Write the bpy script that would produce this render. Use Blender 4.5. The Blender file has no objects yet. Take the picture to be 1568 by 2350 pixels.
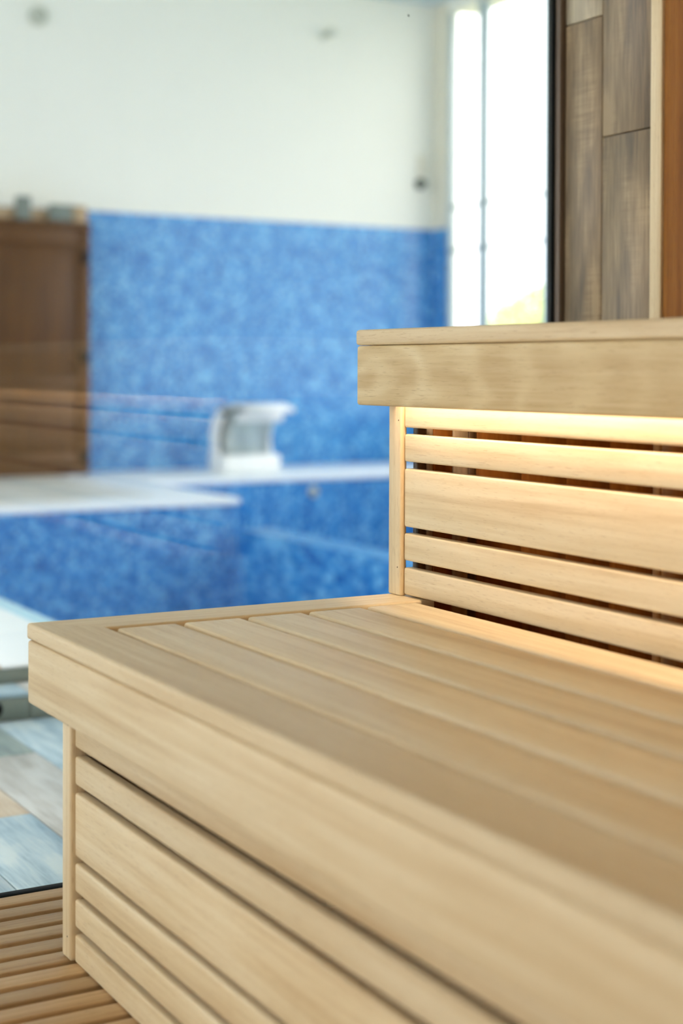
import bpy, bmesh, math, random
from mathutils import Vector, Matrix
random.seed(7)
scene = bpy.context.scene
COL = scene.collection

# ------------------------------------------------------------------ camera
cam_d = bpy.data.cameras.new('camera')
cam = bpy.data.objects.new('camera', cam_d)
COL.objects.link(cam)
FWD = Vector((-0.86830, 0.49577, -0.01600)).normalized()
RIGHT = Vector((0.49578, 0.86844, 0.00350))
RIGHT = (RIGHT - FWD * RIGHT.dot(FWD)).normalized()
UP = RIGHT.cross(FWD)
M = Matrix((RIGHT, UP, -FWD)).transposed().to_4x4()
M.translation = Vector((2.1168, -0.6962, 0.8470))
cam.matrix_world = M
cam_d.sensor_fit = 'VERTICAL'
cam_d.sensor_height = 36.0
cam_d.sensor_width = 24.0
cam_d.lens = 3538.9 * 36.0 / 2350.0
cam_d.shift_y = -274.67 / 2350.0
cam_d.clip_start = 0.05
cam_d.dof.use_dof = True
cam_d.dof.focus_distance = 2.38
cam_d.dof.aperture_fstop = 2.3
scene.camera = cam

# ------------------------------------------------------------------ world: bright overcast sky
world = bpy.data.worlds.new('overcast_sky')
scene.world = world
world.use_nodes = True
bg = world.node_tree.nodes['Background']
bg.inputs[0].default_value = (1.0, 1.0, 1.0, 1)
bg.inputs[1].default_value = 4.4

scene.view_settings.view_transform = 'Standard'
scene.view_settings.look = 'None'
scene.view_settings.gamma = 1.0
scene.view_settings.use_curve_mapping = False
scene.view_settings.exposure = 0.0
scene.cycles.use_denoising = True
scene.cycles.max_bounces = 12
scene.cycles.diffuse_bounces = 6
scene.cycles.transparent_max_bounces = 16

# ------------------------------------------------------------------ material helpers
def srgb(r, g, b):
    def f(c):
        c /= 255.0
        return c / 12.92 if c <= 0.04045 else ((c + 0.055) / 1.055) ** 2.4
    return (f(r), f(g), f(b), 1.0)

class NT:
    def __init__(self, name):
        self.m = bpy.data.materials.new(name)
        self.m.use_nodes = True
        self.t = self.m.node_tree
        self.bsdf = self.t.nodes['Principled BSDF']
        self.out = self.t.nodes['Material Output']
    def n(self, typ, **kw):
        o = self.t.nodes.new(typ)
        for k, v in kw.items():
            setattr(o, k, v)
        return o
    def l(self, a, b):
        self.t.links.new(a, b)
    def math(self, op, a, b=None, c=None):
        o = self.n('ShaderNodeMath', operation=op)
        for i, v in enumerate((a, b, c)):
            if v is None: continue
            if isinstance(v, (int, float)): o.inputs[i].default_value = v
            else: self.l(v, o.inputs[i])
        return o.outputs[0]
    def vmath(self, op, a, b=None):
        o = self.n('ShaderNodeVectorMath', operation=op)
        for i, v in enumerate((a, b)):
            if v is None: continue
            if isinstance(v, (tuple, list)): o.inputs[i].default_value = v
            else: self.l(v, o.inputs[i])
        return o.outputs[0]
    def ramp(self, fac, stops, interp='LINEAR'):
        o = self.n('ShaderNodeValToRGB')
        cr = o.color_ramp
        cr.interpolation = interp
        while len(cr.elements) < len(stops): cr.elements.new(0.5)
        for e, (p, c) in zip(cr.elements, stops):
            e.position = p; e.color = c
        self.l(fac, o.inputs[0])
        return o.outputs[0]
    def mix(self, fac, a, b, blend='MIX'):
        o = self.n('ShaderNodeMix', data_type='RGBA', blend_type=blend)
        for i, v in ((0, fac), (6, a), (7, b)):
            if isinstance(v, (int, float)): o.inputs[i].default_value = v
            elif isinstance(v, tuple): o.inputs[i].default_value = v
            else: self.l(v, o.inputs[i])
        return o.outputs[2]
    def noise(self, vec, scale, detail=4, rough=0.55, dist=0.0):
        o = self.n('ShaderNodeTexNoise')
        o.inputs['Scale'].default_value = scale
        o.inputs['Detail'].default_value = detail
        o.inputs['Roughness'].default_value = rough
        o.inputs['Distortion'].default_value = dist
        self.l(vec, o.inputs['Vector'])
        return o.outputs[0]
    def bump(self, h, strength, dist=0.001):
        o = self.n('ShaderNodeBump')
        o.inputs['Strength'].default_value = strength
        o.inputs['Distance'].default_value = dist
        self.l(h, o.inputs['Height'])
        self.l(o.outputs[0], self.bsdf.inputs['Normal'])

def wood(name, dark, mid, light, pore, rough=0.48, rings=False, var=0.16, streak=1.0, spec=0.45):
    """grain runs along each board's own X axis"""
    t = NT(name)
    tc = t.n('ShaderNodeTexCoord'); oi = t.n('ShaderNodeObjectInfo')
    sc = t.n('ShaderNodeVectorMath', operation='SCALE'); sc.inputs[0].default_value = (17.0, 9.0, 23.0)
    t.l(oi.outputs['Random'], sc.inputs['Scale'])
    if rings:
        P = tc.outputs['Object']
    else:
        P = t.vmath('ADD', tc.outputs['Object'], sc.outputs[0])
    g1 = t.noise(t.vmath('MULTIPLY', P, (0.9 * streak, 30, 30)), 1.0, 6, 0.62, 0.5)
    g2 = t.noise(t.vmath('MULTIPLY', P, (5, 130, 130)), 1.0, 3, 0.5)
    g3 = t.noise(t.vmath('MULTIPLY', P, (45, 750, 750)), 1.0, 2, 0.5)
    big = t.noise(P, 3.2, 2, 0.5)
    v = t.math('ADD', t.math('MULTIPLY', g1, 0.60), t.math('MULTIPLY', g2, 0.26))
    v = t.math('ADD', v, t.math('MULTIPLY', big, 0.18))
    if rings:
        # flat-sawn figure: nested arches opening towards the board's end
        sx = t.n('ShaderNodeSeparateXYZ'); t.l(tc.outputs['Object'], sx.inputs[0])
        wob = t.noise(t.vmath('MULTIPLY', tc.outputs['Object'], (5, 5, 14)), 1.0, 3, 0.5)
        dx = t.math('MULTIPLY', t.math('ADD', sx.outputs[0], 1.66), 5.2)
        dz = t.math('MULTIPLY', t.math('ADD', sx.outputs[2], 0.012), 13.0)
        r = t.math('SQRT', t.math('ADD', t.math('MULTIPLY', dx, dx), t.math('MULTIPLY', dz, dz)))
        r = t.math('ADD', r, t.math('MULTIPLY', wob, 1.1))
        ring = t.math('SINE', t.math('MULTIPLY', r, 10.0))
        ring = t.math('MULTIPLY_ADD', ring, 0.5, 0.5)
        fade = t.math('MAXIMUM', t.math('SUBTRACT', 1.0, t.math('MULTIPLY', dx, 0.22)), 0.12)
        v = t.math('ADD', t.math('MULTIPLY', v, 0.86), t.math('MULTIPLY', t.math('MULTIPLY', t.math('POWER', ring, 2.0), fade), 0.15))
    c = t.ramp(v, [(0.36, dark), (0.5, mid), (0.66, light)])
    pm = t.ramp(g3, [(0.30, (1, 1, 1, 1)), (0.40, (0, 0, 0, 1))])
    c = t.mix(t.math('MULTIPLY', pm, 0.38), c, pore)
    hv = t.n('ShaderNodeHueSaturation')
    t.l(c, hv.inputs['Color'])
    t.l(t.math('MULTIPLY_ADD', oi.outputs['Random'], var, 1.0 - var * 0.5), hv.inputs['Value'])
    t.l(hv.outputs[0], t.bsdf.inputs['Base Color'])
    t.bsdf.inputs['Roughness'].default_value = rough
    t.bsdf.inputs['Specular IOR Level'].default_value = spec
    t.bump(t.math('ADD', t.math('MULTIPLY', g2, 0.5), g3), 0.10, 0.0006)
    return t.m

def plain(name, col, rough=0.5, metal=0.0, noise=0.0, scale=8.0, spec=0.5):
    t = NT(name)
    if noise:
        tc = t.n('ShaderNodeTexCoord')
        nz = t.noise(tc.outputs['Object'], scale, 4)
        hv = t.n('ShaderNodeHueSaturation')
        hv.inputs['Color'].default_value = col
        t.l(t.math('MULTIPLY_ADD', nz, noise, 1 - noise * 0.5), hv.inputs['Value'])
        t.l(hv.outputs[0], t.bsdf.inputs['Base Color'])
    else:
        t.bsdf.inputs['Base Color'].default_value = col
    t.bsdf.inputs['Roughness'].default_value = rough
    t.bsdf.inputs['Metallic'].default_value = metal
    t.bsdf.inputs['Specular IOR Level'].default_value = spec
    return t.m

def glass(name, tint):
    t = NT(name)
    tr = t.n('ShaderNodeBsdfTransparent'); tr.inputs[0].default_value = tint
    gl = t.n('ShaderNodeBsdfGlossy'); gl.inputs['Roughness'].default_value = 0.0
    lw = t.n('ShaderNodeLayerWeight'); lw.inputs[0].default_value = 0.5
    sch = t.math('MULTIPLY_ADD', t.math('POWER', lw.outputs['Facing'], 5.0), 0.96, 0.04)
    mx = t.n('ShaderNodeMixShader')
    t.l(sch, mx.inputs[0]); t.l(tr.outputs[0], mx.inputs[1]); t.l(gl.outputs[0], mx.inputs[2])
    t.l(mx.outputs[0], t.out.inputs['Surface'])
    return t.m

def emit(name, col, strength):
    t = NT(name)
    e = t.n('ShaderNodeEmission'); e.inputs[0].default_value = col; e.inputs[1].default_value = strength
    t.l(e.outputs[0], t.out.inputs['Surface'])
    return t.m

def mosaic(name, cols, size=0.0265):
    """small square glass tiles with pale joints, on any axis-aligned face (world-aligned grid)"""
    t = NT(name)
    tc = t.n('ShaderNodeTexCoord'); ge = t.n('ShaderNodeNewGeometry')
    k = 1.0 / size
    P = t.vmath('MULTIPLY', ge.outputs['Position'], (k, k, k))
    P = t.vmath('ADD', P, (0.5, 0.5, 0.5))
    an = t.vmath('ABSOLUTE', ge.outputs['Normal'])
    tang = t.vmath('SUBTRACT', (1.0, 1.0, 1.0), an)
    Pt = t.vmath('MULTIPLY', P, tang)
    cell = t.vmath('FLOOR', Pt)
    fr = t.vmath('FRACTION', Pt)
    wn = t.n('ShaderNodeTexWhiteNoise', noise_dimensions='3D'); t.l(cell, wn.inputs['Vector'])
    big = t.noise(t.vmath('MULTIPLY', cell, (0.16, 0.16, 0.16)), 1.0, 4, 0.7)
    v = t.math('ADD', t.math('MULTIPLY', wn.outputs[0], 0.55), t.math('MULTIPLY', big, 0.75))
    c = t.ramp(v, [(0.15, cols[0]), (0.45, cols[1]), (0.7, cols[2]), (0.95, cols[3])])
    dv = t.vmath('ABSOLUTE', t.vmath('SUBTRACT', fr, (0.5, 0.5, 0.5)))
    dv = t.vmath('MULTIPLY', dv, tang)
    s = t.n('ShaderNodeSeparateXYZ'); t.l(dv, s.inputs[0])
    mx = t.math('MAXIMUM', t.math('MAXIMUM', s.outputs[0], s.outputs[1]), s.outputs[2])
    joint = t.math('GREATER_THAN', mx, 0.455)
    c = t.mix(t.math('MULTIPLY', joint, 0.75), c, srgb(24, 82, 148))
    t.l(c, t.bsdf.inputs['Base Color'])
    t.bsdf.inputs['Roughness'].default_value = 0.25
    t.bump(t.math('SUBTRACT', 1.0, joint), 0.3, 0.001)
    return t.m

def plank_tile(name, a, b, c_):
    """wood-look porcelain, streaks along the tile's own X axis"""
    t = NT(name)
    tc = t.n('ShaderNodeTexCoord'); oi = t.n('ShaderNodeObjectInfo')
    sc = t.n('ShaderNodeVectorMath', operation='SCALE'); sc.inputs[0].default_value = (31.0, 19.0, 13.0)
    t.l(oi.outputs['Random'], sc.inputs['Scale'])
    P = t.vmath('ADD', tc.outputs['Object'], sc.outputs[0])
    g1 = t.noise(t.vmath('MULTIPLY', P, (2.2, 20, 20)), 1.0, 5, 0.6, 0.4)
    g2 = t.noise(t.vmath('MULTIPLY', P, (10, 190, 190)), 1.0, 3, 0.6)
    saw = t.noise(t.vmath('MULTIPLY', P, (160, 9, 9)), 1.0, 2, 0.5, 0.3)
    patch = t.ramp(t.noise(t.vmath('MULTIPLY', P, (4, 12, 12)), 1.0, 2), [(0.48, (0, 0, 0, 1)), (0.62, (1, 1, 1, 1))])
    v = t.math('ADD', t.math('MULTIPLY', g1, 0.6), t.math('MULTIPLY', g2, 0.3))
    v = t.math('ADD', v, t.math('MULTIPLY', t.math('MULTIPLY', saw, patch), 0.22))
    c = t.ramp(v, [(0.36, a), (0.48, b), (0.60, c_)])
    hv = t.n('ShaderNodeHueSaturation'); t.l(c, hv.inputs['Color'])
    t.l(t.math('MULTIPLY_ADD', oi.outputs['Random'], 0.2, 0.9), hv.inputs['Value'])
    t.l(hv.outputs[0], t.bsdf.inputs['Base Color'])
    t.bsdf.inputs['Roughness'].default_value = 0.45
    t.bump(g2, 0.1, 0.0006)
    return t.m

MAT = {}
MAT['bench'] = wood('pale_aspen', srgb(197, 171, 128), srgb(217, 197, 157), srgb(231, 216, 182), srgb(168, 134, 88))
MAT['bench_arch'] = wood('pale_aspen_flat_sawn', srgb(190, 162, 112), srgb(210, 187, 140), srgb(226, 208, 166), srgb(155, 122, 78), rings=True)
MAT['duck'] = wood('oiled_aspen', srgb(156, 124, 84), srgb(184, 152, 110), srgb(202, 174, 132), srgb(124, 92, 58), var=0.3)
MAT['alder'] = wood('dark_alder', srgb(114, 66, 16), srgb(140, 86, 26), srgb(162, 106, 40), srgb(92, 52, 12), var=0.14, rough=0.6, spec=0.25)
MAT['cabinet'] = wood('stained_oak', srgb(62, 36, 6), srgb(82, 50, 11), srgb(98, 62, 17), srgb(46, 26, 5), var=0.1)
MAT['tan'] = wood('raw_pine', srgb(160, 132, 96), srgb(182, 156, 120), srgb(198, 174, 142), srgb(150, 120, 85))
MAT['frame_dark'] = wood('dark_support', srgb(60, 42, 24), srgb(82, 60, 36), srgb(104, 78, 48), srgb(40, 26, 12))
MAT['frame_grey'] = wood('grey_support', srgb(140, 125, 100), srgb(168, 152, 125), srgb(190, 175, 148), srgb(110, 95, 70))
MAT['wall_tile'] = plank_tile('brown_plank_tile', srgb(112, 100, 84), srgb(150, 132, 106), srgb(180, 160, 128))
MAT['wall_tile_pale'] = plank_tile('pale_plank_tile', srgb(140, 132, 112), srgb(176, 168, 146), srgb(200, 192, 168))
MAT['ft_blue'] = plank_tile('blue_grey_plank_tile', srgb(140, 168, 184), srgb(186, 208, 218), srgb(212, 226, 228))
MAT['ft_grey'] = plank_tile('warm_grey_plank_tile', srgb(176, 172, 164), srgb(206, 204, 198), srgb(222, 222, 218))
MAT['ft_beige'] = plank_tile('beige_plank_tile', srgb(206, 184, 160), srgb(226, 208, 184), srgb(236, 224, 204))
MAT['ft_dark'] = plank_tile('slate_plank_tile', srgb(120, 136, 136), srgb(160, 176, 172), srgb(190, 202, 196))
MAT['grout'] = plain('grout', srgb(176, 178, 166), 0.9, noise=0.1, scale=40)
MAT['grout_dark'] = plain('dark_grout', srgb(112, 108, 94), 0.9, noise=0.1, scale=40)
MAT['mosaic'] = mosaic('blue_mosaic', [srgb(12, 78, 150), srgb(36, 122, 194), srgb(74, 160, 222), srgb(128, 198, 238)])
MAT['plaster'] = plain('white_plaster', srgb(239, 239, 228), 0.8, noise=0.03, scale=3)
MAT['plaster_warm'] = plain('cream_plaster', srgb(226, 222, 204), 0.8, noise=0.03, scale=3)
MAT['ceiling'] = plain('pale_blue_ceiling', srgb(204, 220, 226), 0.8, noise=0.03, scale=3)
MAT['coping'] = plain('white_coping', srgb(240, 246, 248), 0.35, noise=0.04, scale=6)
MAT['coping_edge'] = plain('pale_blue_coping_edge', srgb(176, 218, 236), 0.3, noise=0.05, scale=12)
MAT['riser'] = plain('shaded_riser_tile', srgb(128, 138, 130), 0.5, noise=0.12, scale=9)  # grey puts the shade on the riser faces into the colour
MAT['deck_tile'] = plain('greige_deck_tile', srgb(206, 208, 202), 0.5, noise=0.15, scale=2.5)
MAT['black'] = plain('black_rubber', srgb(10, 13, 15), 0.7, spec=0.15)
MAT['bronze'] = plain('bronze_profile', srgb(98, 84, 70), 0.45, 0.2)
MAT['iron'] = plain('dark_iron', srgb(24, 22, 18), 0.5, 0.4)
MAT['steel'] = plain('brushed_steel', srgb(176, 190, 192), 0.4, 0.55)
MAT['white_gloss'] = plain('white_enamel', srgb(246, 248, 246), 0.3)
MAT['grey_box'] = plain('grey_plastic', srgb(116, 126, 118), 0.5, noise=0.08)
MAT['lamp_grey'] = plain('lamp_housing', srgb(206, 210, 196), 0.5)
MAT['window_frame'] = plain('grey_blue_frame', srgb(178, 194, 198), 0.4, noise=0.03)
MAT['rail'] = plain('dark_grey_rail', srgb(84, 96, 90), 0.4, 0.3)
MAT['glass'] = glass('clear_glass', (0.992, 0.994, 0.99, 1))
MAT['subfloor'] = plain('dark_subfloor', srgb(70, 50, 32), 0.8, noise=0.2)
MAT['leaf'] = plain('spring_leaf', srgb(222, 230, 158), 0.6, noise=0.4, scale=6)
MAT['bark'] = plain('bark', srgb(96, 80, 60), 0.9, noise=0.3, scale=20)
MAT['lawn'] = plain('lawn', srgb(150, 152, 120), 0.9, noise=0.3, scale=4)
MAT['led'] = emit('warm_led', (1.0, 0.75, 0.55, 1), 80.0)
MAT['nail'] = plain('nail_head', srgb(70, 54, 38), 0.5, 0.3)

# ------------------------------------------------------------------ object helpers
def tag(o, label=None, cat=None, group=None, kind=None):
    if label: o['label'] = label
    if cat: o['category'] = cat
    if group: o['group'] = group
    if kind: o['kind'] = kind
    return o

def empty(name, loc=(0, 0, 0)):
    o = bpy.data.objects.new(name, None)
    o.empty_display_size = 0.1
    o.location = loc
    COL.objects.link(o)
    return o

def world_mat(o):
    """world matrix from the stored transforms (no depsgraph update needed)"""
    m = Matrix.LocRotScale(Vector(o.location), o.rotation_euler, Vector(o.scale))
    return m if o.parent is None else world_mat(o.parent) @ o.matrix_parent_inverse @ m

def set_parent(o, parent):
    o.parent = parent
    o.matrix_parent_inverse = world_mat(parent).inverted()

def link(name, bm, mat, parent=None, loc=(0, 0, 0), rot=(0, 0, 0), smooth=False):
    me = bpy.data.meshes.new(name)
    bm.normal_update()
    bm.to_mesh(me); bm.free()
    if smooth:
        for p in me.polygons: p.use_smooth = True
    if mat is not None: me.materials.append(MAT[mat])
    o = bpy.data.objects.new(name, me)
    COL.objects.link(o)
    if parent is not None: set_parent(o, parent)
    o.location = loc
    o.rotation_euler = rot
    return o

def copy_of(src, name, parent, loc):
    o = src.copy()
    o.name = name
    COL.objects.link(o)
    if parent is not None: set_parent(o, parent)
    o.location = loc
    return o

def box_bm(sx, sy, sz, bev=0.0, seg=2):
    bm = bmesh.new()
    bmesh.ops.create_cube(bm, size=1.0)
    bmesh.ops.scale(bm, vec=(sx, sy, sz), verts=bm.verts)
    if bev > 0:
        bmesh.ops.bevel(bm, geom=list(bm.edges), offset=bev, segments=seg, profile=0.5, affect='EDGES')
        for f in bm.faces: f.smooth = True
    return bm

def board(name, x, y, z, mat, parent=None, axis='x', bev=0.004, seg=3):
    """box spanning the given ranges; the mesh's own X axis lies along `axis` (grain direction)"""
    dx, dy, dz = x[1] - x[0], y[1] - y[0], z[1] - z[0]
    c = ((x[0] + x[1]) / 2, (y[0] + y[1]) / 2, (z[0] + z[1]) / 2)
    if axis == 'x': d, rot = (dx, dy, dz), (0, 0, 0)
    elif axis == 'y': d, rot = (dy, dx, dz), (0, 0, math.pi / 2)
    else: d, rot = (dz, dy, dx), (0, -math.pi / 2, 0)
    b = min(bev, 0.45 * min(d))
    o = link(name, box_bm(*d, b, seg), mat, parent, c, rot)
    return o

def prism(name, pts, z0, z1, mat, parent=None, rot90=False, bev=0.005, skip=(), seg=3, origin=(0, 0, 0)):
    """upright prism over an outline; edges of sides listed in `skip` stay sharp (mitre faces)"""
    bm = bmesh.new()
    o = Vector(origin)
    def tr(p):
        q = Vector((p[0] - o.x, p[1] - o.y, 0))
        return Vector((q.y, -q.x, 0)) if rot90 else q
    lo = [bm.verts.new(tr(p) + Vector((0, 0, z0 - o.z))) for p in pts]
    hi = [bm.verts.new(tr(p) + Vector((0, 0, z1 - o.z))) for p in pts]
    n = len(pts)
    bm.faces.new(list(reversed(lo))); bm.faces.new(hi)
    be = []
    for i in range(n):
        j = (i + 1) % n
        bm.faces.new((lo[i], lo[j], hi[j], hi[i]))
        if i not in skip:
            be.append(bm.edges.get((lo[i], lo[j]))); be.append(bm.edges.get((hi[i], hi[j])))
    bmesh.ops.recalc_face_normals(bm, faces=bm.faces)
    if bev: 
        bmesh.ops.bevel(bm, geom=be, offset=bev, segments=seg, profile=0.5, affect='EDGES')
    ob = link(name, bm, mat, parent, origin, (0, 0, math.pi / 2 if rot90 else 0))
    return ob

def cyl_bm(r0, r1, h, seg=24, axis='z', caps=True):
    bm = bmesh.new()
    bmesh.ops.create_cone(bm, cap_ends=caps, segments=seg, radius1=r0, radius2=r1, depth=h)
    if axis == 'x': bmesh.ops.rotate(bm, matrix=Matrix.Rotation(math.pi / 2, 3, 'Y'), verts=bm.verts)
    if axis == 'y': bmesh.ops.rotate(bm, matrix=Matrix.Rotation(math.pi / 2, 3, 'X'), verts=bm.verts)
    for f in bm.faces: f.smooth = len(f.verts) == 4
    return bm

def lathe_bm(profile, seg=32, axis='x'):
    bm = bmesh.new()
    rings = []
    for (r, h) in profile:
        ring = []
        for i in range(seg):
            a = 2 * math.pi * i / seg
            ring.append(bm.verts.new((h, r * math.cos(a), r * math.sin(a))))
        rings.append(ring)
    for a, b in zip(rings, rings[1:]):
        for i in range(seg):
            j = (i + 1) % seg
            f = bm.faces.new((a[i], a[j], b[j], b[i])); f.smooth = True
    bm.faces.new(rings[0]); bm.faces.new(list(reversed(rings[-1])))
    bmesh.ops.recalc_face_normals(bm, faces=bm.faces)
    return bm

# ================================================================== THE SAUNA ROOM
X_END, X_WALL = 0.0, 3.4          # benches run from the free end to the far side wall
Y_BACK = 1.158                    # face of the back wall
X_GLASS = -0.285
Y_FRONT = -2.3
Z_CEIL = 2.35

floor = board('floor', (-0.275, X_WALL), (Y_FRONT, Y_BACK), (-0.12, -0.062), 'subfloor', None, 'x', 0)
tag(floor, 'dark floor slab under the slatted duckboard of the sauna', 'floor', kind='structure')

# back wall: plank tiles next to the glass, a pale corner trim, then alder panelling
wb = board('wall_back', (X_GLASS + 0.006, X_WALL), (Y_BACK + 0.012, Y_BACK + 0.13), (-0.12, Z_CEIL), 'grout_dark', None, 'x', 0)
tag(wb, 'sauna back wall, plank tiles by the glass and orange-brown panelling beyond', 'wall', kind='structure')
def wall_tile(x0, x1, z0, z1, mat):
    return board('tile', (x0, x1), (Y_BACK - 0.001, Y_BACK + 0.012), (z0, z1), mat, wb, 'z', 0.0012, 1)
ts = [(-0.262, -0.1515, [(-0.10, 0.30, 'wall_tile'), (0.302, 0.905, 'wall_tile'), (0.907, 1.5055, 'wall_tile'), (1.5075, 2.11, 'wall_tile_pale'), (2.112, 2.34, 'wall_tile')]),
      (-0.1495, -0.0125, [(-0.10, 0.068, 'wall_tile'), (0.07, 0.673, 'wall_tile'), (0.675, 1.278, 'wall_tile'), (1.280, 1.883, 'wall_tile'), (1.885, 2.34, 'wall_tile')])]
for x0, x1, rows in ts:
    for z0, z1, m in rows: wall_tile(x0, x1, z0, z1, m)
tr1 = board('trim_1', (-0.0115, 0.0195), (Y_BACK - 0.006, Y_BACK + 0.012), (0.86, Z_CEIL - 0.001), 'bench', None, 'z', 0.003)
tag(tr1, 'pale vertical wood trim between plank tiles and orange-brown panelling', 'trim', kind='structure')
board('panel', (-0.0115, 0.0195), (Y_BACK - 0.003, Y_BACK + 0.0115), (-0.10, 0.8595), 'alder', wb, 'z', 0.003, 1)
px = 0.0205
i = 0
while px < X_WALL - 0.01:
    w = min(0.0925, X_WALL - 0.002 - px)
    board('panel', (px, px + w - 0.0015), (Y_BACK - 0.003, Y_BACK + 0.0115), (-0.10, Z_CEIL - 0.002), 'alder', wb, 'z', 0.003, 1)
    px += w; i += 1

wr = board('wall_right', (X_WALL, X_WALL + 0.1), (Y_FRONT, Y_BACK + 0.13), (-0.12, Z_CEIL), 'bench', None, 'z', 0)
tag(wr, 'sauna side wall behind the camera, pale wood', 'wall', kind='structure')
wfr = empty('wall_front_added', (1.6, Y_FRONT, -0.12))  # unseen wall added to cut the front light, gap sized for bench brightness
board('wall_part', (X_GLASS - 0.02, 0.80), (Y_FRONT - 0.1, Y_FRONT), (-0.12, Z_CEIL), 'bench', wfr, 'z', 0)
board('wall_part', (1.72, X_WALL + 0.1), (Y_FRONT - 0.1, Y_FRONT), (-0.12, Z_CEIL), 'bench', wfr, 'z', 0)
tag(wfr, 'unseen sauna front wall of pale wood, added with a gap to shape the daylight', 'wall', kind='structure')
cs = board('ceiling', (X_GLASS - 0.02, X_WALL + 0.1), (Y_FRONT, Y_BACK + 0.13), (Z_CEIL + 0.001, Z_CEIL + 0.1), 'bench', None, 'x', 0)
tag(cs, 'pale wooden ceiling of the sauna', 'ceiling', kind='structure')

# glass partition
win = empty('window_1', (X_GLASS, 0.0, -0.06))
tag(win, 'frameless floor-to-ceiling glass partition between sauna and pool hall', 'glass partition', kind='structure')
board('pane', (X_GLASS - 0.010, X_GLASS), (Y_FRONT, 1.142), (-0.055, Z_CEIL), 'glass', win, 'y', 0)
tag(board('bottom_seal', (X_GLASS - 0.012, X_GLASS + 0.0085), (Y_FRONT, 1.142), (-0.058, 0.0005), 'black', win, 'y', 0.001, 1), 'black rubber seal along the foot of the glass')
tag(board('side_seal', (X_GLASS - 0.012, X_GLASS + 0.004), (1.1425, 1.158), (-0.058, Z_CEIL), 'black', win, 'z', 0.001, 1), 'black rubber seal at the wall')
tag(board('side_profile', (X_GLASS + 0.0045, X_GLASS + 0.0225), (1.146, 1.1695), (-0.058, Z_CEIL), 'bronze', win, 'z', 0.002, 1), 'bronze metal channel beside the seal')

# duckboard on the floor
duck = empty('duckboard', (0.6, -0.6, -0.062))
tag(duck, 'slatted wooden duckboard covering the sauna floor before the lower bench', 'duckboard')
pitch = 0.0524
x = -0.2755
s0 = None
k = 0
while x < X_WALL - 0.06:
    y1 = 1.0
    o = board('slat', (x, x + 0.0392), (Y_FRONT + 0.05, 1.13), (-0.022, 0.0), 'duck', duck, 'y', 0.0025, 2) if s0 is None else copy_of(s0, 'slat', duck, (x + 0.0196, (Y_FRONT + 0.05 + 1.13) / 2, -0.011))
    if s0 is None: s0 = o
    x += pitch; k += 1
for yb in (-1.9, -1.3, -0.7, -0.1, 0.5, 1.05):
    board('bearer', (-0.275, X_WALL - 0.03), (yb, yb + 0.045), (-0.062, -0.022), 'duck', duck, 'x', 0.002, 1)

# ------------------------------------------------------------------ benches
XR = X_WALL - 0.004
def nail(parent, loc):
    link('nail', cyl_bm(0.0011, 0.0011, 0.0006, 8, 'y'), 'nail', parent, loc)

# lower bench
LB = empty('sauna_bench', (1.7, 0.3, 0.0))
tag(LB, 'lower pale wooden sauna bench with broad slatted seat and slatted front', 'bench')
ZT, ZG, ZA = 0.4835, 0.4592, 0.3690
W = 0.0872
prism('front_board', [(0, 0), (XR, 0), (XR, W), (W + 0.0028, W)], ZG + 0.0006, ZT, 'bench', LB, False, 0.0055, skip=(3,), origin=(XR / 2, W / 2, ZT))
prism('end_board', [(0, 0), (W + 0.0028, W), (W + 0.0028, 0.630), (0, 0.630)], ZG + 0.0006, ZT, 'bench', LB, True, 0.0045, skip=(0,), origin=(W / 2, 0.3, ZT))
y = 0.0948
for k in range(5):
    board('seat_slat', (0.1015, XR), (y, y + 0.0900), (ZT - 0.0235, ZT - 0.0002), 'bench', LB, 'x', 0.0045)
    y += 0.1012
board('apron', (0.0, XR), (0.0002, 0.0262), (ZA, ZG), 'bench', LB, 'x', 0.0045)
board('end_apron', (0.0002, 0.0262), (0.0268, 0.63), (ZA, ZG), 'bench', LB, 'y', 0.003)
YS = 0.0570
p = board('post', (0.0, 0.0362), (YS - 0.0058, YS + 0.034), (0.0005, ZA + 0.05), 'bench', LB, 'z', 0.005)
nail(p, (0.026, YS - 0.0060, 0.337)); nail(p, (0.024, YS - 0.0060, 0.034))
for z0, z1 in [(0.3070, 0.397), (0.2541, 0.2951), (0.1522, 0.2430), (0.1014, 0.1425), (0.0512, 0.0911), (0.0008, 0.0409)]:
    board('front_slat', (0.0378, XR), (YS, YS + 0.018), (z0, z1), 'bench', LB, 'x', 0.0038)
for xb in (0.052, 0.85, 1.65, 2.45, 3.2):
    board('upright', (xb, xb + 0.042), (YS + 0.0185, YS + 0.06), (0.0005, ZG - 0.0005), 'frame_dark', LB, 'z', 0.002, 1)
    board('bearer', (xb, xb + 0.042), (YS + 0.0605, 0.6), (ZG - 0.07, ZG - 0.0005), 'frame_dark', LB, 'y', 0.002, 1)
y = YS + 0.064
while y < 0.58:
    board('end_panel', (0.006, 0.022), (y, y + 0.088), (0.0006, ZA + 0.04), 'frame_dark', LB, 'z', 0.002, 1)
    y += 0.0895

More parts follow.
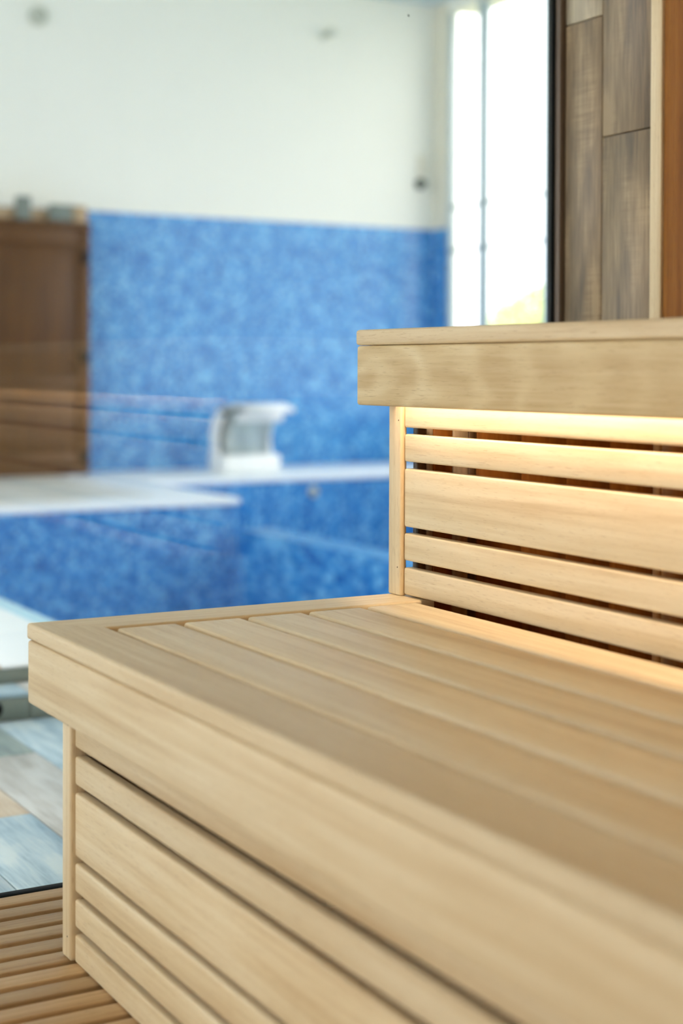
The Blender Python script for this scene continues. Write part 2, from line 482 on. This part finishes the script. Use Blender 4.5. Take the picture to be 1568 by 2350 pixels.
# upper bench
UB = empty('sauna_bench', (1.7, 0.85, 0.0))
tag(UB, 'upper pale wooden sauna bench with slatted riser lit by a warm strip', 'bench')
ZU, ZUG, ZUA = 0.9071, 0.8817, 0.7878
YU, YUS = 0.5396, 0.6056
YE = Y_BACK - 0.024
prism('front_board', [(0, YU), (XR, YU), (XR, YU + W), (W, YU + W)], ZUG + 0.0006, ZU, 'bench', UB, False, 0.0045, skip=(3,), origin=(XR / 2, YU + W / 2, ZU))
prism('end_board', [(0, YU), (W, YU + W), (W, YE), (0, YE)], ZUG + 0.0006, ZU, 'bench', UB, True, 0.0045, skip=(0,), origin=(W / 2, YU + 0.3, ZU))
y = YU + 0.0948
for k in range(4):
    board('seat_slat', (0.1015, XR), (y, y + 0.0900), (ZU - 0.0235, ZU - 0.0002), 'bench', UB, 'x', 0.0045)
    y += 0.1012
board('apron', (0.0, XR), (YU + 0.0002, YU + 0.0282), (ZUA, ZUG), 'bench_arch', UB, 'x', 0.0045)
board('end_apron', (0.0002, 0.0262), (YU + 0.0288, YE), (ZUA, ZUG), 'bench', UB, 'y', 0.003)
p = board('post', (0.0, 0.0370), (YUS - 0.0055, YUS + 0.0065), (ZT + 0.0003, ZUG - 0.0005), 'bench', UB, 'z', 0.003)
nail(p, (0.0305, YUS - 0.0057, 0.7635)); nail(p, (0.0285, YUS - 0.0057, 0.529))
for z0, z1 in [(0.7523, 0.796), (0.6982, 0.7420), (0.5945, 0.6871), (0.5408, 0.5846), (0.4863, 0.5298)]:
    board('riser_slat', (0.0388, XR), (YUS, YUS + 0.0175), (z0, z1), 'bench', UB, 'x', 0.0035)
# closed end below the seat: upright boards seen through the gaps between the slats
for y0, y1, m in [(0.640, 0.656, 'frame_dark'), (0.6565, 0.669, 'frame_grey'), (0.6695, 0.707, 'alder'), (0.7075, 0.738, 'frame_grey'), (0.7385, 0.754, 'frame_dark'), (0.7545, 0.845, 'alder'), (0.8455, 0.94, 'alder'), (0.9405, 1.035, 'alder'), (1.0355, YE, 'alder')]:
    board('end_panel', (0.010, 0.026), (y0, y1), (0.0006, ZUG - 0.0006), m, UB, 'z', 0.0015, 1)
for xb in (0.9, 1.75, 2.6):
    board('upright', (xb, xb + 0.042), (YUS + 0.018, YUS + 0.06), (0.0005, ZUG - 0.0005), 'frame_dark', UB, 'z', 0.002, 1)
    board('bearer', (xb, xb + 0.042), (YUS + 0.0605, YE), (ZUG - 0.07, ZUG - 0.0005), 'frame_dark', UB, 'y', 0.002, 1)
ls = board('led_strip', (0.040, XR - 0.02), (0.5750, 0.5850), (0.8488, 0.8500), 'led', UB, 'x', 0.0)
tag(ls, 'warm glowing light strip hidden behind the apron')
board('led_channel', (0.040, XR - 0.02), (0.5700, 0.5900), (0.8505, 0.8812), 'tan', UB, 'x', 0.001, 1)

# a fly on the glass
fly = empty('fly', (X_GLASS + 0.0012, 0.813, 1.492))
tag(fly, 'tiny black fly sitting high on the glass partition', 'insect')
bm = bmesh.new(); bmesh.ops.create_uvsphere(bm, u_segments=10, v_segments=8, radius=0.0011); bmesh.ops.scale(bm, vec=(0.8, 0.8, 2.0), verts=bm.verts)
link('body', bm, 'black', fly, (X_GLASS + 0.0012, 0.813, 1.492), (math.radians(25), 0, 0), True)
for s in (-1, 1):
    bm = bmesh.new(); bmesh.ops.create_uvsphere(bm, u_segments=8, v_segments=6, radius=0.0010); bmesh.ops.scale(bm, vec=(0.25, 0.7, 2.0), verts=bm.verts)
    link('wing', bm, 'iron', fly, (X_GLASS + 0.0016, 0.813 + s * 0.0010, 1.4912), (math.radians(-22 * s + 20), 0, 0), True)

# ================================================================== THE POOL HALL
XW, YW, ZC = -8.65, 6.32, 3.843      # far wall, window wall, ceiling
ZF, ZD = -0.04, 0.075                # hall floor, pool deck
YL = -4.5
XS2, XS1 = -1.762, -1.632            # faces of the two low steps
XPEN, YPEN, XFAR, YPL, XNEAR = -6.10, 3.29, -7.60, 0.87, -2.20

# floor in front of the glass, laid with plank tiles
fh = board('floor_hall', (XS1 - 0.02, X_GLASS - 0.012), (YL, YW), (ZF - 0.12, ZF - 0.008), 'grout', None, 'x', 0)
tag(fh, 'pool hall floor of blue-grey and beige plank tiles beyond the glass', 'floor', kind='structure')
rows = [-4.5 + 0.006]
W_T = 0.1655
base = 0.1195
r0 = int((YL - base) / W_T)
seq = ['ft_blue', 'ft_beige', 'ft_grey', 'ft_blue', 'ft_dark']
rng = random.Random(3)
for r in range(r0 + 1, 20):
    ya, yb = base + r * W_T, base + (r + 1) * W_T - 0.003
    if yb > YW - 0.1: break
    offs = {-1: -0.62, 0: -0.837, 1: -1.297, 2: -1.02}.get(r, -0.4 - rng.random() * 0.9)
    cuts = [XS1 + 0.002]
    a = offs
    while a > XS1 + 0.05: cuts.append(a); a -= 0.92
    a = offs + 0.92
    while a < X_GLASS - 0.05: cuts.append(a); a += 0.92
    cuts.append(X_GLASS - 0.0125)
    cuts.sort()
    for q, (xa, xb) in enumerate(zip(cuts, cuts[1:])):
        m = {(0, 0): 'ft_beige', (0, 1): 'ft_blue', (1, 0): 'ft_dark', (1, 1): 'ft_grey', (2, 0): 'ft_blue', (2, 1): 'ft_blue', (-1, 0): 'ft_grey', (-1, 1): 'ft_dark'}.get((r, q), rng.choice(seq))
        board('tile', (xa + 0.0015, xb - 0.0015), (ya, yb), (ZF - 0.009, ZF), m, fh, 'x', 0.0012, 1)

# two low steps up to the deck
def step(name, label, xf, xb, z0, z1, mats, off):
    s = empty(name, ((xf + xb) / 2, 1.0, z0))
    tag(s, label, 'step', kind='structure')
    y = YL + off; j = 0
    while y < YW - 0.01:
        y2 = min(y + 0.60, YW - 0.005)
        board('riser_tile', (xf - 0.010, xf), (y + 0.0015, y2 - 0.0015), (z0, z1 - 0.010), 'riser', s, 'y', 0.001, 1)
        board('tread_tile', (xb, xf + 0.002), (y + 0.0015, y2 - 0.0015), (z1 - 0.0098, z1), mats[j % len(mats)], s, 'y', 0.002, 1)
        y = y2; j += 1
    board('core', (xb - 0.02, xf - 0.0105), (YL, YW - 0.005), (z0 - 0.05, z1 - 0.0105), 'grout', s, 'y', 0)
    return s
step('step', 'lower of the two low tiled steps up to the pool, shade painted into the grey risers', XS1, XS2 + 0.001, ZF, 0.0276, ['ft_beige', 'ft_blue', 'ft_grey'], 4.5 + 0.545 - 4.8)
dk = empty('pool_deck', (-2.0, 1.0, ZF))
tag(dk, 'pale tiled pool deck with white coping above the upper step', 'pool deck', kind='structure')
y = YL
j = 0
while y < YW - 0.01:
    y2 = min(y + 0.60, YW - 0.005)
    board('riser_tile', (XS2 - 0.010, XS2), (y + 0.0015, y2 - 0.0015), (0.0276, ZD - 0.010), 'riser', dk, 'y', 0.001, 1)
    y = y2
board('deck_front', (XNEAR, XS2 - 0.0105), (YPL - 0.29, YW - 0.005), (-0.10, ZD - 0.010), 'grout', dk, 'y', 0)
board('coping', (XNEAR + 0.03, XS2 + 0.002), (YPL - 0.29, YW - 0.006), (ZD - 0.0098, ZD), 'coping', dk, 'y', 0.002, 1)
board('deck_side', (XPEN, XS2 - 0.0105), (YL, YPL - 0.31), (-0.10, ZD - 0.010), 'grout', dk, 'x', 0)
xq = XPEN
while xq < XS2 - 0.02:
    x2 = min(xq + 0.6, XS2 + 0.002)
    yq = YL
    while yq < YPL - 0.37:
        y2 = min(yq + 0.6, YPL - 0.36)
        board('tile', (xq + 0.0015, x2 - 0.0015), (yq + 0.0015, y2 - 0.0015), (ZD - 0.0098, ZD), rng.choice(['ft_beige', 'deck_tile', 'ft_grey']) if yq < -0.2 else 'ft_beige', dk, 'x', 0.0015, 1)
        yq = y2
    xq = x2
board('coping', (XPEN, XS2 + 0.002), (YPL - 0.3585, YPL - 0.07), (ZD - 0.0098, ZD + 0.0005), 'coping', dk, 'x', 0.003, 1)
board('deck_edge', (XPEN, XS2 - 0.0105), (YPL - 0.309, YPL - 0.075), (-0.10, ZD - 0.010), 'grout', dk, 'x', 0)
board('coping_edge', (XPEN + 0.001, XNEAR), (YPL - 0.0695, YPL + 0.012), (ZD - 0.05, ZD - 0.004), 'coping_edge', dk, 'x', 0.012, 3)

# pool basin
pb = empty('pool_basin', (-4.5, 2.5, -1.4))
tag(pb, 'sunken pool basin lined with small blue mosaic tiles', 'pool', kind='structure')
board('side_wall', (XPEN + 0.001, XNEAR), (YPL - 0.07, YPL), (-0.62, ZD - 0.051), 'mosaic', pb, 'x', 0)
board('shallow_floor', (XPEN, XNEAR), (YPL, YPEN), (-0.66, -0.565), 'mosaic', pb, 'x', 0)
board('divider', (XPEN + 0.001, XNEAR), (YPEN, YPEN + 0.24), (-1.35, -0.110), 'mosaic', pb, 'x', 0.006, 2)
board('deep_floor', (XFAR, XNEAR), (YPEN + 0.24, YW - 0.62), (-1.45, -1.35), 'mosaic', pb, 'x', 0)
board('near_wall', (XNEAR, XNEAR + 0.029), (YPL - 0.07, YW - 0.62), (-1.45, ZD - 0.012), 'mosaic', pb, 'y', 0)
board('far_end_wall', (XFAR - 0.15, XFAR), (YPEN - 0.15, YW - 0.62), (-1.45, ZD - 0.04), 'mosaic', pb, 'y', 0)
board('window_side_wall', (XFAR, XNEAR), (YW - 0.62, YW - 0.5), (-1.45, ZD - 0.04), 'mosaic', pb, 'x', 0)
board('window_side_coping', (XFAR, XNEAR), (YW - 0.64, YW - 0.002), (ZD - 0.039, ZD), 'coping', pb, 'x', 0.004, 2)
board('far_coping', (XW + 0.012, XFAR + 0.02), (YPEN + 0.0, YW - 0.002), (ZD - 0.039, ZD), 'coping', pb, 'y', 0.006, 2)
# peninsula: tiled platform that juts into the pool
pn = empty('pool_platform', (-7.3, 1.5, -0.66))
tag(pn, 'raised blue mosaic platform with white rim jutting into the pool', 'platform', kind='structure')
board('mosaic_body', (XW + 0.012, XPEN - 0.004), (YL, YPEN - 0.151), (-1.40, ZD - 0.04), 'mosaic', pn, 'y', 0)
board('mosaic_corner', (XFAR, XPEN - 0.004), (YPEN - 0.15, YPEN), (-1.40, ZD - 0.04), 'mosaic', pn, 'x', 0)
board('rim', (XPEN - 0.36, XPEN + 0.012), (YL, YPEN + 0.015), (ZD - 0.039, ZD), 'coping', pn, 'y', 0.008, 3)
board('rim', (XFAR + 0.021, XPEN - 0.361), (YPEN - 0.36, YPEN + 0.015), (ZD - 0.039, ZD), 'coping', pn, 'x', 0.008, 3)
board('rim', (XW + 0.34, XFAR + 0.02), (YPEN - 0.36, YPEN - 0.001), (ZD - 0.039, ZD), 'coping', pn, 'x', 0.008, 3)
# its front face: small mosaic tiles, the upper rows as single pieces, the rest as one field
MS = 0.0265
tile_me = None
field = bmesh.new()
singles = 0
k_hi, k_lo = int((ZD - 0.04 - MS * 0.5) / MS), math.ceil((-0.565 + MS * 0.5) / MS)
j_hi, j_lo = int((YPEN - MS * 0.5) / MS), math.ceil((0.9 + MS * 0.5) / MS)
for kz in range(k_hi, k_lo - 1, -1):
    for jy in range(j_hi, j_lo - 1, -1):
        c = (XPEN - 0.0025, jy * MS, kz * MS)
        if singles < 300 and jy > j_hi - 55:
            if tile_me is None:
                o = link('mosaic_tile', box_bm(0.003, MS - 0.0022, MS - 0.0022), 'mosaic', pn, c); tile_me = o
            else:
                copy_of(tile_me, 'mosaic_tile', pn, c)
            singles += 1
        else:
            bmesh.ops.create_cube(field, size=1.0, matrix=Matrix.LocRotScale(Vector((c[0] - XPEN, c[1] - 2.0, c[2])), None, Vector((0.003, MS - 0.0022, MS - 0.0022))))
fo_ = link('mosaic_field', field, 'mosaic', pn, (XPEN, 2.0, 0.0))
fo_['kind'] = 'stuff'
yq = YPEN - 0.361
while yq > YL:
    for a, b in ((XPEN - 0.361 - 0.6, XPEN - 0.361), (XPEN - 0.361 - 1.2, XPEN - 0.962), (XPEN - 0.361 - 1.8, XPEN - 1.562), (XW + 0.013, XPEN - 2.162)):
        board('tile', (a + 0.002, b - 0.002), (max(yq - 0.6, YL) + 0.002, yq - 0.002), (ZD - 0.039, ZD - 0.002), 'deck_tile', pn, 'x', 0.002, 1)
    yq -= 0.6

# far wall
wf = board('wall_far', (XW - 0.2, XW), (YL, YW + 0.25), (-0.2, ZC), 'plaster', None, 'y', 0)
tag(wf, 'white far wall of the pool hall with blue mosaic below', 'wall', kind='structure')
board('mosaic_panel', (XW, XW + 0.010), (YL, YW), (ZD, 1.990), 'mosaic', wf, 'y', 0)
# window wall
ww = empty('wall_window', (-4.5, YW, -0.2))
tag(ww, 'window wall of the pool hall, plaster pier and mosaic base', 'wall', kind='structure')
board('pier', (XW + 0.0105, -8.43), (YW, YW + 0.06), (-0.2, ZC), 'plaster_warm', ww, 'z', 0)
board('pier_mosaic', (XW + 0.0105, -8.43), (YW - 0.010, YW), (ZD, 1.990), 'mosaic', ww, 'z', 0)
board('base_wall', (-8.43, -0.4), (YW, YW + 0.25), (-0.2, 0.45), 'mosaic', ww, 'x', 0)
board('head_wall', (-8.43, -0.4), (YW, YW + 0.25), (3.75, ZC), 'plaster', ww, 'x', 0)
w2 = empty('window_2', (-4.5, YW + 0.1, 0.45))
tag(w2, 'tall overexposed window wall with slim grey-blue mullions', 'window', kind='structure')
mx = [-8.43, -8.012, -7.16]
while mx[-1] < -1.6: mx.append(mx[-1] + 0.95)
for k, xm in enumerate(mx):
    wdt = {0: 0.03, 1: 0.10, 2: 0.09}.get(k, 0.09)
    board('mullion', (xm, xm + wdt), (YW + 0.002, YW + 0.06), (0.45, 3.75), 'window_frame', w2, 'z', 0.004, 1)
    if k + 1 < len(mx):
        board('pane', (xm + wdt, mx[k + 1]), (YW + 0.03, YW + 0.038), (0.45, 3.75), 'glass', w2, 'z', 0)
        for zr in (2.150, 1.800):
            board('rail', (xm + wdt - 0.02, mx[k + 1] + 0.02), (YW + 0.008, YW + 0.024), (zr - 0.01, zr + 0.016), 'rail', w2, 'x', 0.003, 1)
ch = board('ceiling_hall', (XW - 0.2, X_GLASS - 0.03), (YL, YW + 0.25), (ZC + 0.001, ZC + 0.15), 'ceiling', None, 'x', 0)
tag(ch, 'pale blue-white ceiling of the pool hall', 'ceiling', kind='structure')

wl = empty('wall_left_added', (-4.5, YL, -0.2))  # added out of view, closing this side dims the far wall leftwards
board('pier', (XW, -6.6), (YL - 0.15, YL), (-0.2, ZC), 'plaster', wl, 'x', 0)
board('pier', (-0.6, X_GLASS - 0.03), (YL - 0.15, YL), (-0.2, ZC), 'plaster', wl, 'x', 0)
board('base_wall', (-6.6, -0.6), (YL - 0.15, YL), (-0.2, 0.25), 'plaster', wl, 'x', 0)
board('head_wall', (-6.6, -0.6), (YL - 0.15, YL), (3.3, ZC), 'plaster', wl, 'x', 0)
w3 = empty('window_added', (-4.3, YL - 0.08, 0.45))  # added opening out of view, throws daylight onto the pool divider
tag(w3, 'unseen three-light window added in the left side wall to brighten the pool divider', 'window', kind='structure')
for k in range(4):
    xm = -6.6 + k * 1.98
    board('mullion', (xm, xm + 0.06), (YL - 0.11, YL - 0.05), (0.251, 3.299), 'window_frame', w3, 'z', 0.004, 1)
    if k < 3: board('pane', (xm + 0.06, xm + 1.98), (YL - 0.085, YL - 0.077), (0.251, 3.299), 'glass', w3, 'z', 0)
tag(wl, 'white side wall of the pool hall, unseen, added to darken the left of the hall', 'wall', kind='structure')
wn = board('wall_near_added', (X_GLASS - 0.02, X_GLASS + 0.1), (Y_BACK + 0.14, YW + 0.25), (-0.2, ZC), 'plaster', None, 'y', 0)  # added out of view to block light from the sauna side
tag(wn, 'white pool hall wall beside the sauna, unseen, added to block light', 'wall', kind='structure')

# tall cupboard against the far wall
cb = empty('cupboard', (XW + 0.2, 2.5, ZD))
tag(cb, 'tall brown wooden cupboard with dark iron hinges by the mosaic wall', 'cupboard')
XC = XW + 0.30
CY0, CY1, CZ1 = 1.55, 3.205, 1.835
board('side_panel', (XW + 0.0115, XC - 0.002), (CY1 - 0.03, CY1), (ZD + 0.001, CZ1), 'cabinet', cb, 'z', 0.003, 1)
board('side_panel', (XW + 0.0115, XC - 0.002), (CY0, CY0 + 0.03), (ZD + 0.001, CZ1), 'cabinet', cb, 'z', 0.003, 1)
board('back_panel', (XW + 0.0115, XW + 0.03), (CY0 + 0.031, CY1 - 0.031), (ZD + 0.001, CZ1), 'cabinet', cb, 'z', 0, 1)
board('top_panel', (XW + 0.0115, XC + 0.02), (CY0 - 0.01, CY1 + 0.006), (CZ1 + 0.001, CZ1 + 0.035), 'cabinet', cb, 'y', 0.004, 1)
board('plinth', (XW + 0.032, XC - 0.004), (CY0 + 0.031, CY1 - 0.031), (ZD + 0.001, ZD + 0.05), 'cabinet', cb, 'y', 0.002, 1)
def cupboard_door(y0, y1, hinge_y, s):
    d = empty('door', (XC, (y0 + y1) / 2, ZD + 0.055))
    set_parent(d, cb)
    z0, z1 = ZD + 0.055, CZ1 - 0.004
    sw = 0.095
    board('stile', (XC, XC + 0.024), (y0, y0 + sw), (z0, z1), 'cabinet', d, 'z', 0.004, 2)
    board('stile', (XC, XC + 0.024), (y1 - sw, y1), (z0, z1), 'cabinet', d, 'z', 0.004, 2)
    for za, zb in ((z0, z0 + 0.11), (0.70, 0.78), (z1 - 0.14, z1)):
        board('rail', (XC, XC + 0.024), (y0 + sw + 0.0005, y1 - sw - 0.0005), (za, zb), 'cabinet', d, 'y', 0.004, 2)
    for za, zb in ((z0 + 0.1105, 0.6995), (0.7805, z1 - 0.1405)):
        board('door_panel', (XC, XC + 0.010), (y0 + sw + 0.001, y1 - sw - 0.001), (za, zb), 'cabinet', d, 'z', 0.003, 2)
    for zh in (1.625, 0.915, 0.205):
        h = board('hinge', (XC + 0.0245, XC + 0.034), (hinge_y - 0.030, hinge_y + 0.030), (zh - 0.045, zh + 0.045), 'iron', d, 'z', 0.003, 1)
        h['label'] = 'dark iron hinge'
    link('knob', lathe_bm([(0.006, 0), (0.006, 0.012), (0.014, 0.018), (0.014, 0.026), (0.008, 0.030)], 16), 'iron', d, (XC + 0.0245, y0 + 0.045 if s > 0 else y1 - 0.045, 0.95))
cupboard_door(2.395, 3.200, 3.160, 1)
cupboard_door(1.56, 2.390, 1.60, -1)
tag(board('pelmet', (XC - 0.10, XC - 0.06), (CY0, CY1 - 0.118), (CZ1 + 0.0355, CZ1 + 0.130), 'tan', cb, 'y', 0.003, 1), 'raw pine board on top')
tag(board('pelmet_end', (XC - 0.10, XC - 0.02), (CY1 - 0.117, CY1 - 0.01), (CZ1 + 0.0355, CZ1 + 0.158), 'tan', cb, 'y', 0.003, 1), 'raw pine end block')
def grey_box(label, y0, y1, h):
    b = empty('junction_box', (XC - 0.02, (y0 + y1) / 2, CZ1 + 0.0355))
    tag(b, label, 'box')
    board('housing', (XC - 0.055, XC + 0.0), (y0, y1), (CZ1 + 0.0355, CZ1 + 0.0355 + h), 'grey_box', b, 'z', 0.006, 2)
    board('lid', (XC + 0.0005, XC + 0.008), (y0 + 0.004, y1 - 0.004), (CZ1 + 0.041, CZ1 + 0.030 + h), 'grey_box', b, 'z', 0.003, 1)
grey_box('taller narrow grey box standing on the brown cupboard', 2.670, 2.775, 0.168)
grey_box('lower wide grey box standing on the cupboard near its corner', 2.912, 3.078, 0.122)

# waterfall fountain on the far rim
fo = empty('pool_fountain', (-8.15, 4.35, ZD))
tag(fo, 'white and steel swan-neck waterfall spout on the far pool rim', 'fountain')
FX, FY = -8.28, 4.38
def arc(cx, cy, r, a0, a1, n=10):
    return [(cx + r * math.cos(math.radians(a0 + (a1 - a0) * i / n)), cy + r * math.sin(math.radians(a0 + (a1 - a0) * i / n))) for i in range(n + 1)]
def sheet_bm(center, th, y0, y1):
    """bent sheet: centre line in (x, z), given thickness, from y0 to y1"""
    bm = bmesh.new()
    n = len(center); inner, outer = [], []
    for i, (x, z) in enumerate(center):
        a = Vector(center[max(i - 1, 0)]); b = Vector(center[min(i + 1, n - 1)])
        t = (b - a).normalized(); nn = Vector((-t.y, t.x)) * th * 0.5
        inner.append((x + nn.x, z + nn.y)); outer.append((x - nn.x, z - nn.y))
    loop = inner + list(reversed(outer))
    A = [bm.verts.new((p[0], y0, p[1])) for p in loop]
    B = [bm.verts.new((p[0], y1, p[1])) for p in loop]
    m = len(loop)
    for i in range(m):
        j = (i + 1) % m
        f = bm.faces.new((A[i], A[j], B[j], B[i])); f.smooth = True
    for i in range(n - 1):
        bm.faces.new((A[i], A[m - 1 - i], A[m - 2 - i], A[i + 1]))
        bm.faces.new((B[i], B[i + 1], B[m - 2 - i], B[m - 1 - i]))
    bmesh.ops.recalc_face_normals(bm, faces=bm.faces)
    return bm
# curved back that rises from the foot and bends forward over the pool
back = [(0.11, 0.05), (0.055, 0.10), (0.01, 0.17), (-0.012, 0.25)] + [(0.15 + 0.165 * math.cos(math.radians(a)), 0.31 + 0.165 * math.sin(math.radians(a))) for a in range(175, 74, -10)]
link('back_sheet', sheet_bm(back, 0.03, -0.225, 0.185), 'steel', fo, (FX, FY, ZD))
lipc = [(0.12, 0.490), (0.22, 0.497), (0.33, 0.482), (0.42, 0.455)]
link('lip', sheet_bm(lipc, 0.026, -0.155, 0.225), 'white_gloss', fo, (FX, FY, ZD))
cheek = [(-0.01, 0.02), (0.13, 0.02), (0.10, 0.12), (0.075, 0.24), (0.11, 0.34), (0.18, 0.42), (0.08, 0.455), (0.0, 0.39), (-0.04, 0.28), (-0.03, 0.15)]
for yy in (-0.245, 0.187):
    bm = bmesh.new()
    A = [bm.verts.new((p[0], yy, p[1])) for p in cheek]; B = [bm.verts.new((p[0], yy + 0.018, p[1])) for p in cheek]
    bm.faces.new(A); bm.faces.new(list(reversed(B)))
    for i in range(len(cheek)):
        j = (i + 1) % len(cheek); bm.faces.new((A[i], B[i], B[j], A[j]))
    bmesh.ops.recalc_face_normals(bm, faces=bm.faces)
    link('cheek', bm, 'white_gloss', fo, (FX, FY, ZD))
link('nose', sheet_bm([(0.105, 0.10), (0.10, 0.20), (0.115, 0.29), (0.16, 0.37), (0.235, 0.425)], 0.03, -0.19, 0.17), 'steel', fo, (FX, FY, ZD))
link('spout_roll', cyl_bm(0.034, 0.034, 0.36, 20, 'y'), 'white_gloss', fo, (FX + 0.235, FY + 0.03, ZD + 0.405))
link('foot', box_bm(0.30, 0.46, 0.125, 0.02, 3), 'white_gloss', fo, (FX + 0.08, FY - 0.015, ZD + 0.0635))

# inlet nozzle in the far pool wall
nz = empty('pool_nozzle', (XFAR, 4.62, -0.04))
tag(nz, 'small round reddish-grey inlet nozzle in the blue pool wall', 'nozzle')
link('flange', lathe_bm([(0.040, 0.0005), (0.040, 0.006), (0.030, 0.012), (0.018, 0.012)], 24), 'lamp_grey', nz, (XFAR, 4.62, -0.045))
link('jet', lathe_bm([(0.016, 0.0125), (0.014, 0.020), (0.006, 0.021)], 16), 'bronze', nz, (XFAR, 4.62, -0.045))

# step light in the lower riser
sl = empty('step_light', (XS1, 0.452, -0.010))
tag(sl, 'small round black light set into the lower step riser', 'light')
link('rim', lathe_bm([(0.021, 0.0005), (0.021, 0.004), (0.017, 0.007)], 24), 'black', sl, (XS1, 0.452, -0.008))
link('lens', lathe_bm([(0.0165, 0.0072), (0.010, 0.009), (0.003, 0.0095)], 20), 'black', sl, (XS1, 0.452, -0.008))

# fittings high on the far wall
l1 = empty('wall_lamp', (XW, 2.923, 3.369))
tag(l1, 'round ring-shaped wall fitting near the top left of the white wall', 'wall fitting')
link('ring', lathe_bm([(0.072, 0.0005), (0.072, 0.03), (0.060, 0.042), (0.046, 0.042), (0.044, 0.02)], 32), 'lamp_grey', l1, (XW, 2.923, 3.369))
link('core', lathe_bm([(0.028, 0.0205), (0.026, 0.05), (0.012, 0.056)], 24), 'lamp_grey', l1, (XW, 2.923, 3.369))
l2 = empty('wall_lamp', (XW, 5.292, 3.495))
tag(l2, 'small grey tilted spotlight alone in the middle of the white wall', 'wall fitting')
link('base', lathe_bm([(0.03, 0.0005), (0.03, 0.02), (0.02, 0.025)], 20), 'lamp_grey', l2, (XW, 5.27, 3.48))
link('head', lathe_bm([(0.026, 0.0255), (0.034, 0.06), (0.034, 0.10), (0.028, 0.105)], 20), 'lamp_grey', l2, (XW, 5.285, 3.49), (0, math.radians(-12), math.radians(20)))
l3 = empty('wall_lamp', (XW, 6.195, 2.374))
tag(l3, 'dark grey wall sconce with slim stem beside the window pier', 'wall fitting')
link('base', lathe_bm([(0.045, 0.0005), (0.045, 0.02), (0.03, 0.03), (0.03, 0.07), (0.02, 0.08)], 24), 'rail', l3, (XW, 6.185, 2.365))
board('stem', (XW + 0.002, XW + 0.02), (6.16, 6.235), (2.44, 2.60), 'plaster_warm', l3, 'z', 0.004, 1)

# ================================================================== OUTSIDE
gr = board('lawn', (-30, 8), (YW + 0.26, 40), (-0.6, -0.4), 'lawn', None, 'x', 0)
tag(gr, 'green lawn outside the pool hall windows', 'lawn', kind='structure')
sh = empty('shrub', (-15.9, 13.0, -0.4))
tag(sh, 'sunlit yellow-green shrub outside the pool hall window', 'shrub')
bm = cyl_bm(0.09, 0.05, 1.3, 10); link('trunk', bm, 'bark', sh, (-15.9, 13.0, 0.25))
bm = bmesh.new()
rg = random.Random(5)
for i in range(2600):
    u, v_, w_ = rg.gauss(0, 1), rg.gauss(0, 1), rg.gauss(0, 1)
    L = math.sqrt(u * u + v_ * v_ + w_ * w_); R_ = rg.random() ** 0.4
    c = Vector((u / L * R_ * 0.95, v_ / L * R_ * 0.85, w_ / L * R_ * 0.80))
    d = Vector((rg.gauss(0, 1), rg.gauss(0, 1), rg.gauss(0, 1))).normalized()
    e = d.orthogonal().normalized()
    s = 0.05 + rg.random() * 0.05
    q = [bm.verts.new(c + d * s), bm.verts.new(c + e * s * 0.5), bm.verts.new(c - d * s), bm.verts.new(c - e * s * 0.5)]
    bm.faces.new(q)
fol = link('foliage', bm, 'leaf', sh, (-15.9, 13.0, 1.25))
fol['kind'] = 'stuff'
